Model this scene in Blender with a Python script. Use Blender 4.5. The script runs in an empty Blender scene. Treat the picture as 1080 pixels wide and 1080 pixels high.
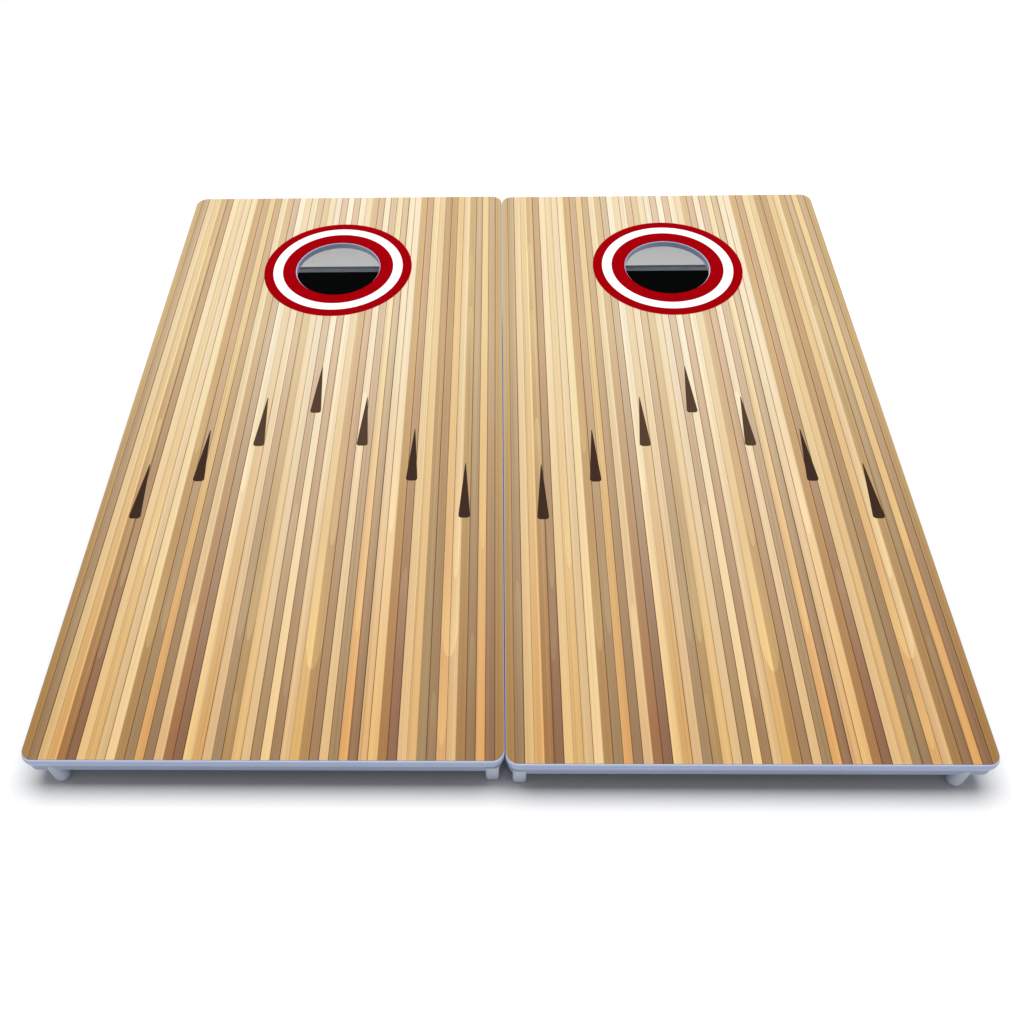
import bpy, bmesh, math
from mathutils import Matrix, Vector

# ------------------------------------------------------------------ scene
sc = bpy.context.scene
COL = sc.collection
W, H = 0.6096, 1.2192            # a regulation 2 x 4 ft board
TILT = math.radians(10)
H0 = 0.051                        # height of the deck's top front edge
PI = math.pi
NP = 50                           # printed planks across one board
E_DECK = 1.36                     # light level on the deck, used to turn seen colours into albedo

def lin(c):
    return tuple(((v / 255) / 12.92 if v <= 10.31 else (((v / 255) + 0.055) / 1.055) ** 2.4) for v in c)

def alb(c, k=E_DECK):
    return tuple(min(0.93, v / k) for v in lin(c)) + (1.0,)

# ------------------------------------------------------------------ node helpers
class NT:
    def __init__(s, name):
        s.m = bpy.data.materials.new(name); s.m.use_nodes = True
        s.t = s.m.node_tree; s.n = s.t.nodes; s.l = s.t.links
        s.b = s.n['Principled BSDF']
    def link(s, a, b): s.l.new(a, b)
    def _in(s, sock, v):
        if hasattr(v, 'links') or isinstance(v, bpy.types.NodeSocket): s.l.new(v, sock)
        else: sock.default_value = v
    def math(s, op, a, b=None, c=None, clamp=False):
        n = s.n.new('ShaderNodeMath'); n.operation = op; n.use_clamp = clamp
        s._in(n.inputs[0], a)
        if b is not None: s._in(n.inputs[1], b)
        if c is not None: s._in(n.inputs[2], c)
        return n.outputs[0]
    def mix(s, fac, a, b, mode='MIX'):
        n = s.n.new('ShaderNodeMix'); n.data_type = 'RGBA'; n.blend_type = mode
        s._in(n.inputs[0], fac); s._in(n.inputs[6], a); s._in(n.inputs[7], b)
        return n.outputs[2]
    def vec(s, x, y, z=0.0):
        n = s.n.new('ShaderNodeCombineXYZ')
        s._in(n.inputs[0], x); s._in(n.inputs[1], y); s._in(n.inputs[2], z)
        return n.outputs[0]
    def noise(s, v, scale, detail=2.0, rough=0.5):
        n = s.n.new('ShaderNodeTexNoise'); s.link(v, n.inputs['Vector'])
        n.inputs['Scale'].default_value = scale; n.inputs['Detail'].default_value = detail
        n.inputs['Roughness'].default_value = rough
        return n.outputs[0]
    def obj(s):
        return s.n.new('ShaderNodeTexCoord').outputs['Object']
    def bump(s, h, strength, dist=0.001):
        n = s.n.new('ShaderNodeBump'); n.inputs['Strength'].default_value = strength
        n.inputs['Distance'].default_value = dist
        s.link(h, n.inputs['Height']); s.link(n.outputs[0], s.b.inputs['Normal'])
    def attr(s, name):
        n = s.n.new('ShaderNodeAttribute'); n.attribute_name = name
        return n

def plain(name, col, rough=0.5, spec=0.5, var=0.04, scale=30, bump=0.0, bscale=900):
    t = NT(name)
    o = t.obj()
    f = t.noise(o, scale, 4)
    k = t.math('MULTIPLY_ADD', f, var * 2, 1 - var)
    hsv = t.n.new('ShaderNodeHueSaturation'); hsv.inputs['Color'].default_value = col
    t.link(k, hsv.inputs['Value']); t.link(hsv.outputs[0], t.b.inputs['Base Color'])
    r = t.math('MULTIPLY_ADD', f, 0.15, rough - 0.07); t.link(r, t.b.inputs['Roughness'])
    t.b.inputs['Specular IOR Level'].default_value = spec
    if bump: t.bump(t.noise(o, bscale, 2), bump, 0.0004)
    return t.m

# ------------------------------------------------------------------ the printed planks
# colour of each printed plank at the front end of the board (seen, sRGB)
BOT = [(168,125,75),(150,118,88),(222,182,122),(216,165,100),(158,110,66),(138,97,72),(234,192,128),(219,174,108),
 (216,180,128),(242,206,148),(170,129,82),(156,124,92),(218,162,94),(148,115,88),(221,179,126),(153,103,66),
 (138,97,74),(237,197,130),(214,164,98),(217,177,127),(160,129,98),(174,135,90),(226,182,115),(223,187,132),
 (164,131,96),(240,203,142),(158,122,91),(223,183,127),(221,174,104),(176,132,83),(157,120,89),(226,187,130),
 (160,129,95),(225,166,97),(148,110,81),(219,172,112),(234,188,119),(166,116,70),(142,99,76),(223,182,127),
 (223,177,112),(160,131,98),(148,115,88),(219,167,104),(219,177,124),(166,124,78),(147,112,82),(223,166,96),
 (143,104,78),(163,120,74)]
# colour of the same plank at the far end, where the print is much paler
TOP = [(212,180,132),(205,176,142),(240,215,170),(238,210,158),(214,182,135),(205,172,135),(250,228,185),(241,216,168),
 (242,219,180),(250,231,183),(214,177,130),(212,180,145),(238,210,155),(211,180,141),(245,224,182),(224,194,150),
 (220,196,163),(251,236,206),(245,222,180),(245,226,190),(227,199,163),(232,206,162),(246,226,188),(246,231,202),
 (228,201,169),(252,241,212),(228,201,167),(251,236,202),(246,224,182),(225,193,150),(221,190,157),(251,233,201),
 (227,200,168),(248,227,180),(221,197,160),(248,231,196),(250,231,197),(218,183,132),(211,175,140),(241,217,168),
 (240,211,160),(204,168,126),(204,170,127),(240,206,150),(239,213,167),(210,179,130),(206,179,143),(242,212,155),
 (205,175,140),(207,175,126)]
def warm(c, kb):
    d = max(0.0, min(1.0, (226 - c[0]) / 60.0))           # the darker planks are warmer
    c = (c[0] * (1 + .015 * d), c[1] * (1 + .018 * d), c[2] * (1 - kb * d))
    m = .3 * c[0] + .6 * c[1] + .1 * c[2]                 # a touch less saturated
    return tuple(m + (v - m) * .985 for v in c)
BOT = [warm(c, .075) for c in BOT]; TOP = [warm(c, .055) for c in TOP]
# darkness of the printed line on the right side of each plank
SEAM = [.30,.60,.22,.10,.30,.60,.16,.22,.38,.16,.55,.25,.45,.35,.16,.55,.70,.12,.35,.30,.50,.10,.28,.55,
 .40,.50,.45,.22,.06,.50,.50,.50,.40,.40,.70,.42,.14,.50,.60,.16,.16,.80,.30,.30,.12,.50,.30,.40,.45,.2]
# knots of cathedral grain: (centre in planks, tip in metres, half width in planks, opening, length, amount)
TONGUES = [(10.45,.163,.45,1,.20,.10),(11.65,.190,.40,1,.16,.07),(5.3,.147,.5,1,.18,.07),(5.5,.265,.38,1,.2,.10),
 (21.5,.176,.5,1,.20,.08),(20.4,.178,.4,1,.16,.06),(29.0,.131,.95,1,.24,.10),(29.5,.338,.42,1,.24,.09),
 (43.95,.150,.95,1,.16,.08),(44.4,.280,.40,1,.24,.07),(43.45,.021,.50,1,.13,.06),(10.35,.522,.42,1,.2,.07),
 (4.4,.602,.42,-1,.17,.09),(4.25,1.065,.4,-1,.2,.06),(4.3,.872,.35,-1,.2,.05),(45.3,1.03,.45,-1,.25,.05),
 (31.3,.66,.5,-1,.2,.05),(45.4,.88,.4,-1,.2,.06),(17.4,.44,.3,1,.14,.05),(7.6,.30,.35,1,.2,.05),(36.4,.36,.35,1,.18,.05),
 (24.5,.42,.4,-1,.2,.05),(14.5,.24,.35,-1,.2,.06),(33.5,.19,.3,1,.14,.06),(38.5,.30,.4,-1,.16,.07),(1.5,.28,.4,-1,.2,.06),(47.5,.33,.3,1,.2,.05),
 (26.5,.09,.35,1,.12,.06),(46.5,.19,.35,-1,.14,.06),(42.5,.10,.35,-1,.12,.09),(21.2,.10,.4,-1,.10,.06)]

# bands inside a plank: (centre in planks, half width in planks, brightness change)
BANDS = [(.55,.08,-.10),(1.25,.08,-.10),(1.72,.12,.08),(2.75,.22,.05),(3.86,.14,.18),(4.62,.18,.16),(4.98,.10,-.25),
 (7.5,.3,.05),(8.2,.10,.08),(14.85,.12,.08),(17.15,.15,.06),(18.9,.08,-.10),(19.85,.14,.12),(22.6,.2,.05),
 (27.3,.15,.07),(30.4,.25,.05),(32.45,.12,-.08),(33.12,.08,-.12),(33.75,.2,.06),(34.35,.25,.05),(34.93,.10,-.25),
 (35.5,.25,.05),(39.88,.12,.14),(39.55,.10,.08),(40.1,.08,-.10),(41.5,.15,.05),(44.12,.08,-.08),(44.75,.22,.10),
 (45.5,.2,-.07),(46.4,.22,.06),(46.85,.12,-.09),(48.3,.15,.06),(49.35,.07,-.10),(49.7,.15,.05)]

def print_material():
    t = NT('printed_planks')
    uv = t.n.new('ShaderNodeUVMap'); uv.uv_map = 'UVMap'
    sp = t.n.new('ShaderNodeSeparateXYZ'); t.link(uv.outputs[0], sp.inputs[0])
    x, y = sp.outputs[0], sp.outputs[1]
    p = t.math('MULTIPLY', x, NP / W)
    idx = t.math('FLOOR', p); fr = t.math('FRACT', p)
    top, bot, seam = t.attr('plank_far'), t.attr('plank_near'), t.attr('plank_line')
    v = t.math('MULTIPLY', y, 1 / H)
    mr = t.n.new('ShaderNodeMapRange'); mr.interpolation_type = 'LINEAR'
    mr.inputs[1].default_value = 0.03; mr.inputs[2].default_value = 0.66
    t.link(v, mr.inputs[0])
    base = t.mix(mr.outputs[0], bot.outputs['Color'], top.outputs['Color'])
    # long fibres, different in each plank
    g1 = t.noise(t.vec(t.math('MULTIPLY', x, 520), t.math('MULTIPLY_ADD', y, 2.2, t.math('MULTIPLY', idx, 7.3))), 1.0, 3, .6)
    g2 = t.noise(t.vec(t.math('MULTIPLY', x, 150), t.math('MULTIPLY_ADD', y, 1.1, t.math('MULTIPLY', idx, 3.7)), 4.0), 1.0, 2, .5)
    g3 = t.noise(t.vec(t.math('MULTIPLY', x, 1600), t.math('MULTIPLY', y, 260)), 1.0, 2, .6)
    k = t.math('MULTIPLY_ADD', g1, .24, .88)
    k = t.math('MULTIPLY', k, t.math('MULTIPLY_ADD', g2, .20, .90))
    k = t.math('MULTIPLY', k, t.math('MULTIPLY_ADD', g3, .16, .92))
    # sparse darker fibres and the paler or darker bands some planks carry
    g4 = t.noise(t.vec(t.math('MULTIPLY', x, 620), t.math('MULTIPLY_ADD', y, 1.3, t.math('MULTIPLY', idx, 11.9)), 9.0), 1.0, 1, .5)
    fib = t.math('MULTIPLY', t.math('SUBTRACT', g4, .60), 9, clamp=True)
    k = t.math('MULTIPLY', k, t.math('SUBTRACT', 1.0, t.math('MULTIPLY', fib, .18)))
    for bc, bw, ba in BANDS:
        d = t.math('MULTIPLY', t.math('ABSOLUTE', t.math('SUBTRACT', p, bc)), 1 / bw)
        mk = t.math('MULTIPLY', t.math('SUBTRACT', 1.0, d), 3.0, clamp=True)
        k = t.math('MULTIPLY', k, t.math('MULTIPLY_ADD', mk, ba, 1.0))
    kt = 1.0
    for uc, tip, hw, dr, ln, am in TONGUES:
        du = t.math('MULTIPLY', t.math('SUBTRACT', p, uc), 1 / hw)
        d = t.math('MULTIPLY', t.math('SUBTRACT', y, tip), dr)
        par = t.math('MULTIPLY', t.math('POWER', t.math('ABSOLUTE', du), 2.6), .045)
        edge = t.math('MULTIPLY', t.math('SUBTRACT', d, par), 400, clamp=True)
        side = t.math('MULTIPLY', t.math('SUBTRACT', 1.0, t.math('ABSOLUTE', du)), 12, clamp=True)
        fade = t.math('SUBTRACT', 1.0, t.math('MULTIPLY', d, 1 / ln), clamp=True)
        mk = t.math('MULTIPLY', t.math('MULTIPLY', edge, side), t.math('MULTIPLY', fade, am * 3.3))
        kt = t.math('MULTIPLY', kt, t.math('ADD', mk, 1.0))
    kg = t.math('MULTIPLY', k, kt); kr = t.math('MULTIPLY', k, t.math('POWER', kt, .65))
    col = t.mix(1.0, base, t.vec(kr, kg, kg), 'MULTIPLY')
    # the fine printed line between planks
    ln = t.math('MULTIPLY', t.math('SUBTRACT', 1.0, t.math('MULTIPLY', t.math('SUBTRACT', 1.0, fr), 12.19 / 1.25)), 2.2, clamp=True)
    ln2 = t.math('SUBTRACT', 1.0, t.math('MULTIPLY', fr, 12.19 / 0.5), clamp=True)
    wob = t.noise(t.vec(t.math('MULTIPLY', idx, 5.1), t.math('MULTIPLY', y, 9)), 1.0, 2)
    amt = t.math('MULTIPLY', t.math('MULTIPLY', t.math('ADD', ln, t.math('MULTIPLY', ln2, .3)), t.math('ADD', seam.outputs['Fac'], .08)),
                 t.math('MULTIPLY_ADD', wob, 1.9, 1.0), clamp=True)
    line = t.mix(1.0, col, (.36, .17, .07, 1), 'MULTIPLY')
    col = t.mix(amt, col, line)
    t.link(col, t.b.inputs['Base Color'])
    t.b.inputs['Roughness'].default_value = .42
    t.b.inputs['Specular IOR Level'].default_value = .10
    return t.m

M_PRINT = print_material()
M_PLASTIC = plain('pale_blue_plastic', (.47, .55, .76, 1), .38, .45, .05, 18, .15, 700)
M_FRAME = plain('blue_grey_plastic', (.36, .425, .60, 1), .42, .4, .05, 18, .15, 700)
M_FOOT = plain('foot_plastic', (.56, .62, .72, 1), .5, .35, .08, 60, .2, 500)
M_RED = plain('red_vinyl', alb((168, 2, 12)), .7, .0, .03, 40)
M_WHITE = plain('white_vinyl', (.92, .92, .92, 1), .5, .05, .01, 40)
M_BROWN_A = plain('dark_brown_print', alb((60, 38, 24), 1.3), .5, .05, .08, 60)
M_BROWN_B = plain('mid_brown_print', alb((84, 60, 41)), .5, .05, .08, 60)
M_BLACK = plain('black_rubber_and_shade', (.008, .009, .010, 1), .9, .1, .2, 300, .5, 1500)  # rubber feet, and the sheet whose black stands in for shade
M_GREY = plain('grey_panel', (.62, .62, .61, 1), .6, .25, .04, 12, .1, 600)
def milky():
    t = NT('milky_panel')
    k = t.math('MULTIPLY_ADD', t.noise(t.obj(), 9, 3), .1, .9)
    tr = t.n.new('ShaderNodeBsdfTranslucent'); tr.inputs[0].default_value = (.86, .86, .86, 1)
    mx = t.n.new('ShaderNodeMixShader'); mx.inputs[0].default_value = .8
    t.link(t.vec(t.math('MULTIPLY', k, .8), t.math('MULTIPLY', k, .8), t.math('MULTIPLY', k, .79)), t.b.inputs['Base Color'])
    t.link(t.b.outputs[0], mx.inputs[1]); t.link(tr.outputs[0], mx.inputs[2])
    t.link(mx.outputs[0], t.n['Material Output'].inputs['Surface'])
    return t.m
M_MILKY = milky()
M_STEEL = plain('leg_tube_paint', (.60, .66, .76, 1), .4, .4, .06, 40)
M_UNDER = plain('darkened_underside', (.06, .05, .04, 1), .8, .1, .1, 20)  # deck underside, darkened to cut blue bounce and deepen the floor shadow
M_FLOOR = plain('white_studio_floor', (.87, .87, .868, 1), .85, .05, .01, 3)

# ------------------------------------------------------------------ mesh helpers
TM = Matrix.Translation((0, 0, H0)) @ Matrix.Rotation(TILT, 4, 'X')   # deck space -> board space

def obj(name, bm, mat, parent=None, tilt=True, smooth=False, bevel=0.0):
    if tilt: bm.transform(TM)
    bmesh.ops.recalc_face_normals(bm, faces=bm.faces)
    me = bpy.data.meshes.new(name); bm.to_mesh(me); bm.free()
    me.materials.append(mat)
    o = bpy.data.objects.new(name, me); COL.objects.link(o)
    if parent: o.parent = parent
    if smooth:
        for p in me.polygons: p.use_smooth = True
    if bevel:
        b = o.modifiers.new('bevel', 'BEVEL'); b.width = bevel; b.segments = 3
        b.limit_method = 'ANGLE'; b.angle_limit = math.radians(40)
    return o

def rrect(x0, y0, x1, y1, r, seg=14, rf=None):
    pts = []; rb = r; rf = r if rf is None else rf
    for cx, cy, a, r in ((x1 - rb, y1 - rb, 0, rb), (x0 + rb, y1 - rb, PI / 2, rb), (x0 + rf, y0 + rf, PI, rf), (x1 - rf, y0 + rf, 1.5 * PI, rf)):
        for i in range(seg + 1):
            t = a + (PI / 2) * i / seg
            pts.append((cx + r * math.cos(t), cy + r * math.sin(t)))
    return pts

def circle(cx, cy, r, n=128):
    return [(cx + r * math.cos(2 * PI * i / n), cy + r * math.sin(2 * PI * i / n)) for i in range(n)]

def loop(bm, pts, z):
    return [bm.verts.new((x, y, z)) for x, y in pts]

def skirt(bm, a, b):
    n = len(a)
    for i in range(n):
        bm.faces.new((a[i], a[(i + 1) % n], b[(i + 1) % n], b[i]))

def loop_edges(bm, vs):
    n = len(vs); out = []
    for i in range(n):
        e = bm.edges.get((vs[i], vs[(i + 1) % n])) or bm.edges.new((vs[i], vs[(i + 1) % n]))
        out.append(e)
    return out

def cap(bm, outer, inner=None):
    es = loop_edges(bm, outer)
    if inner: es += loop_edges(bm, inner)
    return [g for g in bmesh.ops.triangle_fill(bm, use_beauty=True, use_dissolve=False, edges=es)['geom']
            if isinstance(g, bmesh.types.BMFace)]

def box(bm, x0, y0, z0, x1, y1, z1, shear=0.0):
    v = [bm.verts.new((x + (shear if z == z0 else 0), y, z)) for z in (z0, z1) for x, y in ((x0, y0), (x1, y0), (x1, y1), (x0, y1))]
    bm.faces.new(v[0:4]); bm.faces.new(v[4:8])
    for i in range(4):
        j = (i + 1) % 4
        bm.faces.new((v[i], v[j], v[j + 4], v[i + 4]))

def tube(bm, a, b, r, n=28, dome=0.0):
    """a round bar from a to b; dome rounds the b end"""
    a, b = Vector(a), Vector(b); d = (b - a).normalized()
    u = d.orthogonal().normalized(); w = d.cross(u)
    rings = [(a, r)]
    if dome:
        for i in range(6):
            t = i / 5 * PI / 2 * .96
            rings.append((b - d * dome * (1 - math.sin(t)), r * (1 - .55 * (1 - math.cos(t)))))
    else: rings.append((b, r))
    L = [[bm.verts.new(c + (u * math.cos(2 * PI * k / n) + w * math.sin(2 * PI * k / n)) * q) for k in range(n)] for c, q in rings]
    for i in range(len(L) - 1): skirt(bm, L[i], L[i + 1])
    bm.faces.new(L[0]); bm.faces.new(L[-1])

# ------------------------------------------------------------------ one board
CX, CY = W / 2, 0.9906
R_HOLE, R_RING, R_W1, R_W2 = .0770, .1370, .1200, .1025
DT, FR = .0115, .0168            # deck thickness, frame depth below it
CF = .0165                       # radius of the front corners
CR = .021                        # corner radius

def make_deck(parent):
    bm = bmesh.new()
    steps = [(.0007, .0011, 0), (.0004, -.0006, -.0004), (.0002, -.0018, -.0016), (0, -.0023, -.0032), (0, -.0024, -.0070),
             (.0010, -.0020, -.0105), (.0024, -.0002, -DT)]
    loops = [loop(bm, rrect(i, q, W - i, H - i, CR - i, rf=CF - i), z) for i, q, z in steps]
    for a, b in zip(loops, loops[1:]): skirt(bm, a, b)
    hs = [(.0012, 0), (.0004, -.0004), (0, -.0012), (0, -DT + .001), (.001, -DT)]
    hl = [loop(bm, circle(CX, CY, R_HOLE + i), z) for i, z in hs]
    for a, b in zip(hl, hl[1:]): skirt(bm, a, b)
    cap(bm, loops[0], hl[0]); under = cap(bm, loops[-1], hl[-1])
    for f in under: f.material_index = 1
    o = obj('deck', bm, M_PLASTIC, parent); o.data.materials.append(M_UNDER)
    return o

def make_print(parent):
    bm = bmesh.new()
    i = .0009; z = .0004
    o = loop(bm, rrect(i, .0013, W - i, H - i, CR - i, rf=CF - i), z)
    h = loop(bm, circle(CX, CY, R_HOLE + .0014), z)
    cap(bm, o, h)
    for k in range(1, NP):
        g = bm.verts[:] + bm.edges[:] + bm.faces[:]
        bmesh.ops.bisect_plane(bm, geom=g, plane_co=(W * k / NP, 0, 0), plane_no=(1, 0, 0), dist=1e-6)
    uv = bm.loops.layers.uv.new('UVMap')
    ids = []
    bm.faces.ensure_lookup_table()
    for f in bm.faces:
        if f.normal.z < 0: f.normal_flip()
        for l in f.loops: l[uv].uv = (l.vert.co.x, l.vert.co.y)
    for f in bm.faces:
        ids.append(min(NP - 1, max(0, int(f.calc_center_median().x / W * NP))))
    me = bpy.data.meshes.new('printed_surface')
    bm.transform(TM); bm.to_mesh(me); bm.free()
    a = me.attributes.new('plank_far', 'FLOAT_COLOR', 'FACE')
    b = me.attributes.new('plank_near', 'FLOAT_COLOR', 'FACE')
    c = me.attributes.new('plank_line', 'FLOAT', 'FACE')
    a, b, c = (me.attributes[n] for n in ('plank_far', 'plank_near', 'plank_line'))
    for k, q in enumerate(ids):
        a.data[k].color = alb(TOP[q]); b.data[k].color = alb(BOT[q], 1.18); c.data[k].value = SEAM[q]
    me.materials.append(M_PRINT)
    ob = bpy.data.objects.new('printed_surface', me); COL.objects.link(ob); ob.parent = parent
    return ob

def annulus(bm, r0, r1, z0, z1):
    a, b = loop(bm, circle(CX, CY, r1), z0), loop(bm, circle(CX, CY, r1), z1)
    c, d = loop(bm, circle(CX, CY, r0), z1), loop(bm, circle(CX, CY, r0), z0)
    skirt(bm, a, b); skirt(bm, b, c); skirt(bm, c, d); skirt(bm, d, a)

def arrow(bm, x, y0, ln, w):
    """long thin dart: rounded base towards the player, sharp tip towards the hole"""
    r = .0048; pts = []
    pts += [(x - w / 2 + r + r * math.cos(a), y0 + r + r * math.sin(a)) for a in [PI + PI / 2 * k / 5 for k in range(6)]]
    pts += [(x + w / 2 - r + r * math.cos(a), y0 + r + r * math.sin(a)) for a in [1.5 * PI + PI / 2 * k / 5 for k in range(6)]]
    pts += [(x + .00055, y0 + ln), (x - .00055, y0 + ln)]
    a, b = loop(bm, pts, .0003), loop(bm, pts, .0008)
    skirt(bm, a, b); bm.faces.new(a); bm.faces.new(b)

def bowed_panel(bm, y, bow, th, z0, z1, n=32):
    """upright sheet across the board, curved outwards in the middle"""
    a, b = [], []
    for i in range(n + 1):
        u = i / n; x = .022 + (W - .044) * u; q = y + bow * (1 - (2 * u - 1) ** 2)
        a.append((x, q)); b.append((x, q + th))
    pts = a + b[::-1]
    lo, hi = loop(bm, pts, z0), loop(bm, pts, z1)
    skirt(bm, lo, hi)
    for v in (lo, hi):
        for i in range(n):
            bm.faces.new((v[i], v[i + 1], v[2 * n - i], v[2 * n + 1 - i]))

def make_board(name, outer):
    """outer = -1: the outer side is at local x = 0, +1: at local x = W"""
    root = bpy.data.objects.new(name, None); COL.objects.link(root)
    root.empty_display_size = .2
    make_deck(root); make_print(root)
    bm = bmesh.new(); annulus(bm, R_HOLE + .0014, R_RING, .0003, .0008)
    ring = obj('target_ring', bm, M_RED, root)
    bm = bmesh.new(); annulus(bm, R_W2, R_W1, .0007, .0011)
    wr = obj('white_band', bm, M_WHITE, ring)
    for k in range(-3, 4):
        n = 3 - abs(k)
        bm = bmesh.new(); arrow(bm, CX + .0822 * k, .3905 + .0736 * n, .1085, .0174)
        obj('lane_arrow', bm, M_BROWN_B if n >= 2 else M_BROWN_A, root)
    # frame under the deck
    bm = bmesh.new()
    i = .0032; th = .018
    o1, o2 = [loop(bm, rrect(i, .0006, W - i, H - i, CR - i, rf=CF - i), z) for z in (-DT, -DT - FR)]
    p1, p2 = [loop(bm, rrect(th, th, W - th, H - th, .006), z) for z in (-DT, -DT - FR)]
    skirt(bm, o1, o2); skirt(bm, p1, p2); skirt(bm, o1, p1); skirt(bm, o2, p2)
    obj('frame', bm, M_FRAME, root, bevel=.0018)
    # front feet: a rounded peg on the outer side, a square block on the inner side
    sgn = -outer                                      # direction from the outer edge inwards
    xo = .031 if outer < 0 else W - .034
    bm = bmesh.new()
    inv = TM.inverted()
    top = Vector((xo, .013, -DT - .001)); wt = TM @ top
    bot = Vector((wt.x + sgn * .011, wt.y - .003, 0.0))
    tube(bm, wt, bot, .0107, dome=.010)
    obj('foot', bm, M_FOOT, root, tilt=False, smooth=False)
    xi = (W - .0245) if outer < 0 else .009
    bm = bmesh.new(); y0, y1 = -.001, .022
    box(bm, xi, y0, 0, xi + .0175, y1, H0 - DT - .001)
    for v in bm.verts:
        if v.co.z < .001: v.co.y += .009
    obj('foot', bm, M_FOOT, root, tilt=False, bevel=.004)
    # fold-out rear leg: two posts, a cross bar, plus an added black sheet in place of shade
    yl = 1.10
    base = TM @ Vector((0, yl, -.0775))
    deckz = (TM @ Vector((0, yl, -DT - .001))).z
    for x in (.045, W - .045):
        bm = bmesh.new(); tube(bm, (x, base.y, deckz), (x, base.y, .012), .011)
        lg = obj('leg', bm, M_STEEL, root, tilt=False, smooth=True)
        bm = bmesh.new(); tube(bm, (x, base.y, .016), (x, base.y, 0), .0145, dome=.006)
        obj('rubber_foot', bm, M_BLACK, lg, tilt=False, smooth=True)
    bm = bmesh.new(); box(bm, .0561, base.y - .004, base.z - .011, W - .0561, base.y + .004, base.z - .0015)
    cb = obj('cross_bar', bm, M_STEEL, root, tilt=False, bevel=.002)
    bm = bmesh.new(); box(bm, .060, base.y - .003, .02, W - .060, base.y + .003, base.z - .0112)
    obj('shade_sheet', bm, M_BLACK, root, tilt=False)
    # invented translucent sheet, backlit to show grey through the hole
    bm = bmesh.new(); bowed_panel(bm, 1.150, .026, .0045, -.195, -DT - .0004)
    obj('added_glow_panel', bm, M_MILKY, root)
    root['category'] = 'cornhole board'
    root['group'] = 'pair of striped cornhole boards'
    return root

bl = make_board('cornhole_board', -1)
bl['label'] = 'bowling-lane striped cornhole board on the left, its rounded peg foot at the front left corner'
bl.location = (-W - .0003, 0, 0); bl.rotation_euler.z = -0.00031
br = make_board('cornhole_board', 1)
br['label'] = 'bowling-lane striped cornhole board on the right, its rounded peg foot at the front right corner'
br.location = (.0005, -.0042, 0); br.rotation_euler.z = 0.00005

# ------------------------------------------------------------------ floor
bm = bmesh.new()
ring = [bm.verts.new((14 * math.cos(2 * PI * i / 96), 14 * math.sin(2 * PI * i / 96) + 2, 0)) for i in range(96)]
bm.faces.new(ring)
fl = obj('floor', bm, M_FLOOR, tilt=False); fl['kind'] = 'structure'

# ------------------------------------------------------------------ light
w = bpy.data.worlds.new('World'); sc.world = w; w.use_nodes = True
bg = w.node_tree.nodes['Background']
bg.inputs[0].default_value = (1, 1, 1, 1); bg.inputs[1].default_value = .235

def area(name, loc, target, sx, sy, power, col=(1, 1, 1)):
    d = bpy.data.lights.new(name, 'AREA'); d.shape = 'RECTANGLE'; d.size = sx; d.size_y = sy
    d.energy = power; d.color = col
    o = bpy.data.objects.new(name, d); COL.objects.link(o); o.location = loc
    o.rotation_euler = (Vector(target) - Vector(loc)).to_track_quat('-Z', 'Y').to_euler()
    return o
area('softbox', (0, 1.5, 5.6), (0, .5, 0), 6.6, 4.0, 412)
area('far_floor_fill', (0, 6.5, 4.2), (0, 3.4, 0), 8, 2.5, 122)  # added fill, lifts the far floor to white

# ------------------------------------------------------------------ camera
cd = bpy.data.cameras.new('camera'); cam = bpy.data.objects.new('camera', cd); COL.objects.link(cam)
f, pitch, roll, yaw = 1064.47811, .7155, -.02052, .02718
cam.location = (-.00689, -.74843, 1.11828 - .072 + H0)
cam.matrix_world = (Matrix.Translation(cam.location) @ Matrix.Rotation(yaw, 4, 'Z')
                    @ Matrix.Rotation(PI / 2 - pitch, 4, 'X') @ Matrix.Rotation(roll, 4, 'Z'))
cd.sensor_width = 36; cd.lens = f / 1080 * 36
cd.shift_x = 35.65086 / 1080; cd.shift_y = 9.51245 / 1080
cd.clip_end = 100; cd.clip_start = .01
sc.camera = cam

sc.view_settings.view_transform = 'Standard'; sc.view_settings.look = 'None'
sc.view_settings.exposure = 0; sc.view_settings.gamma = 1
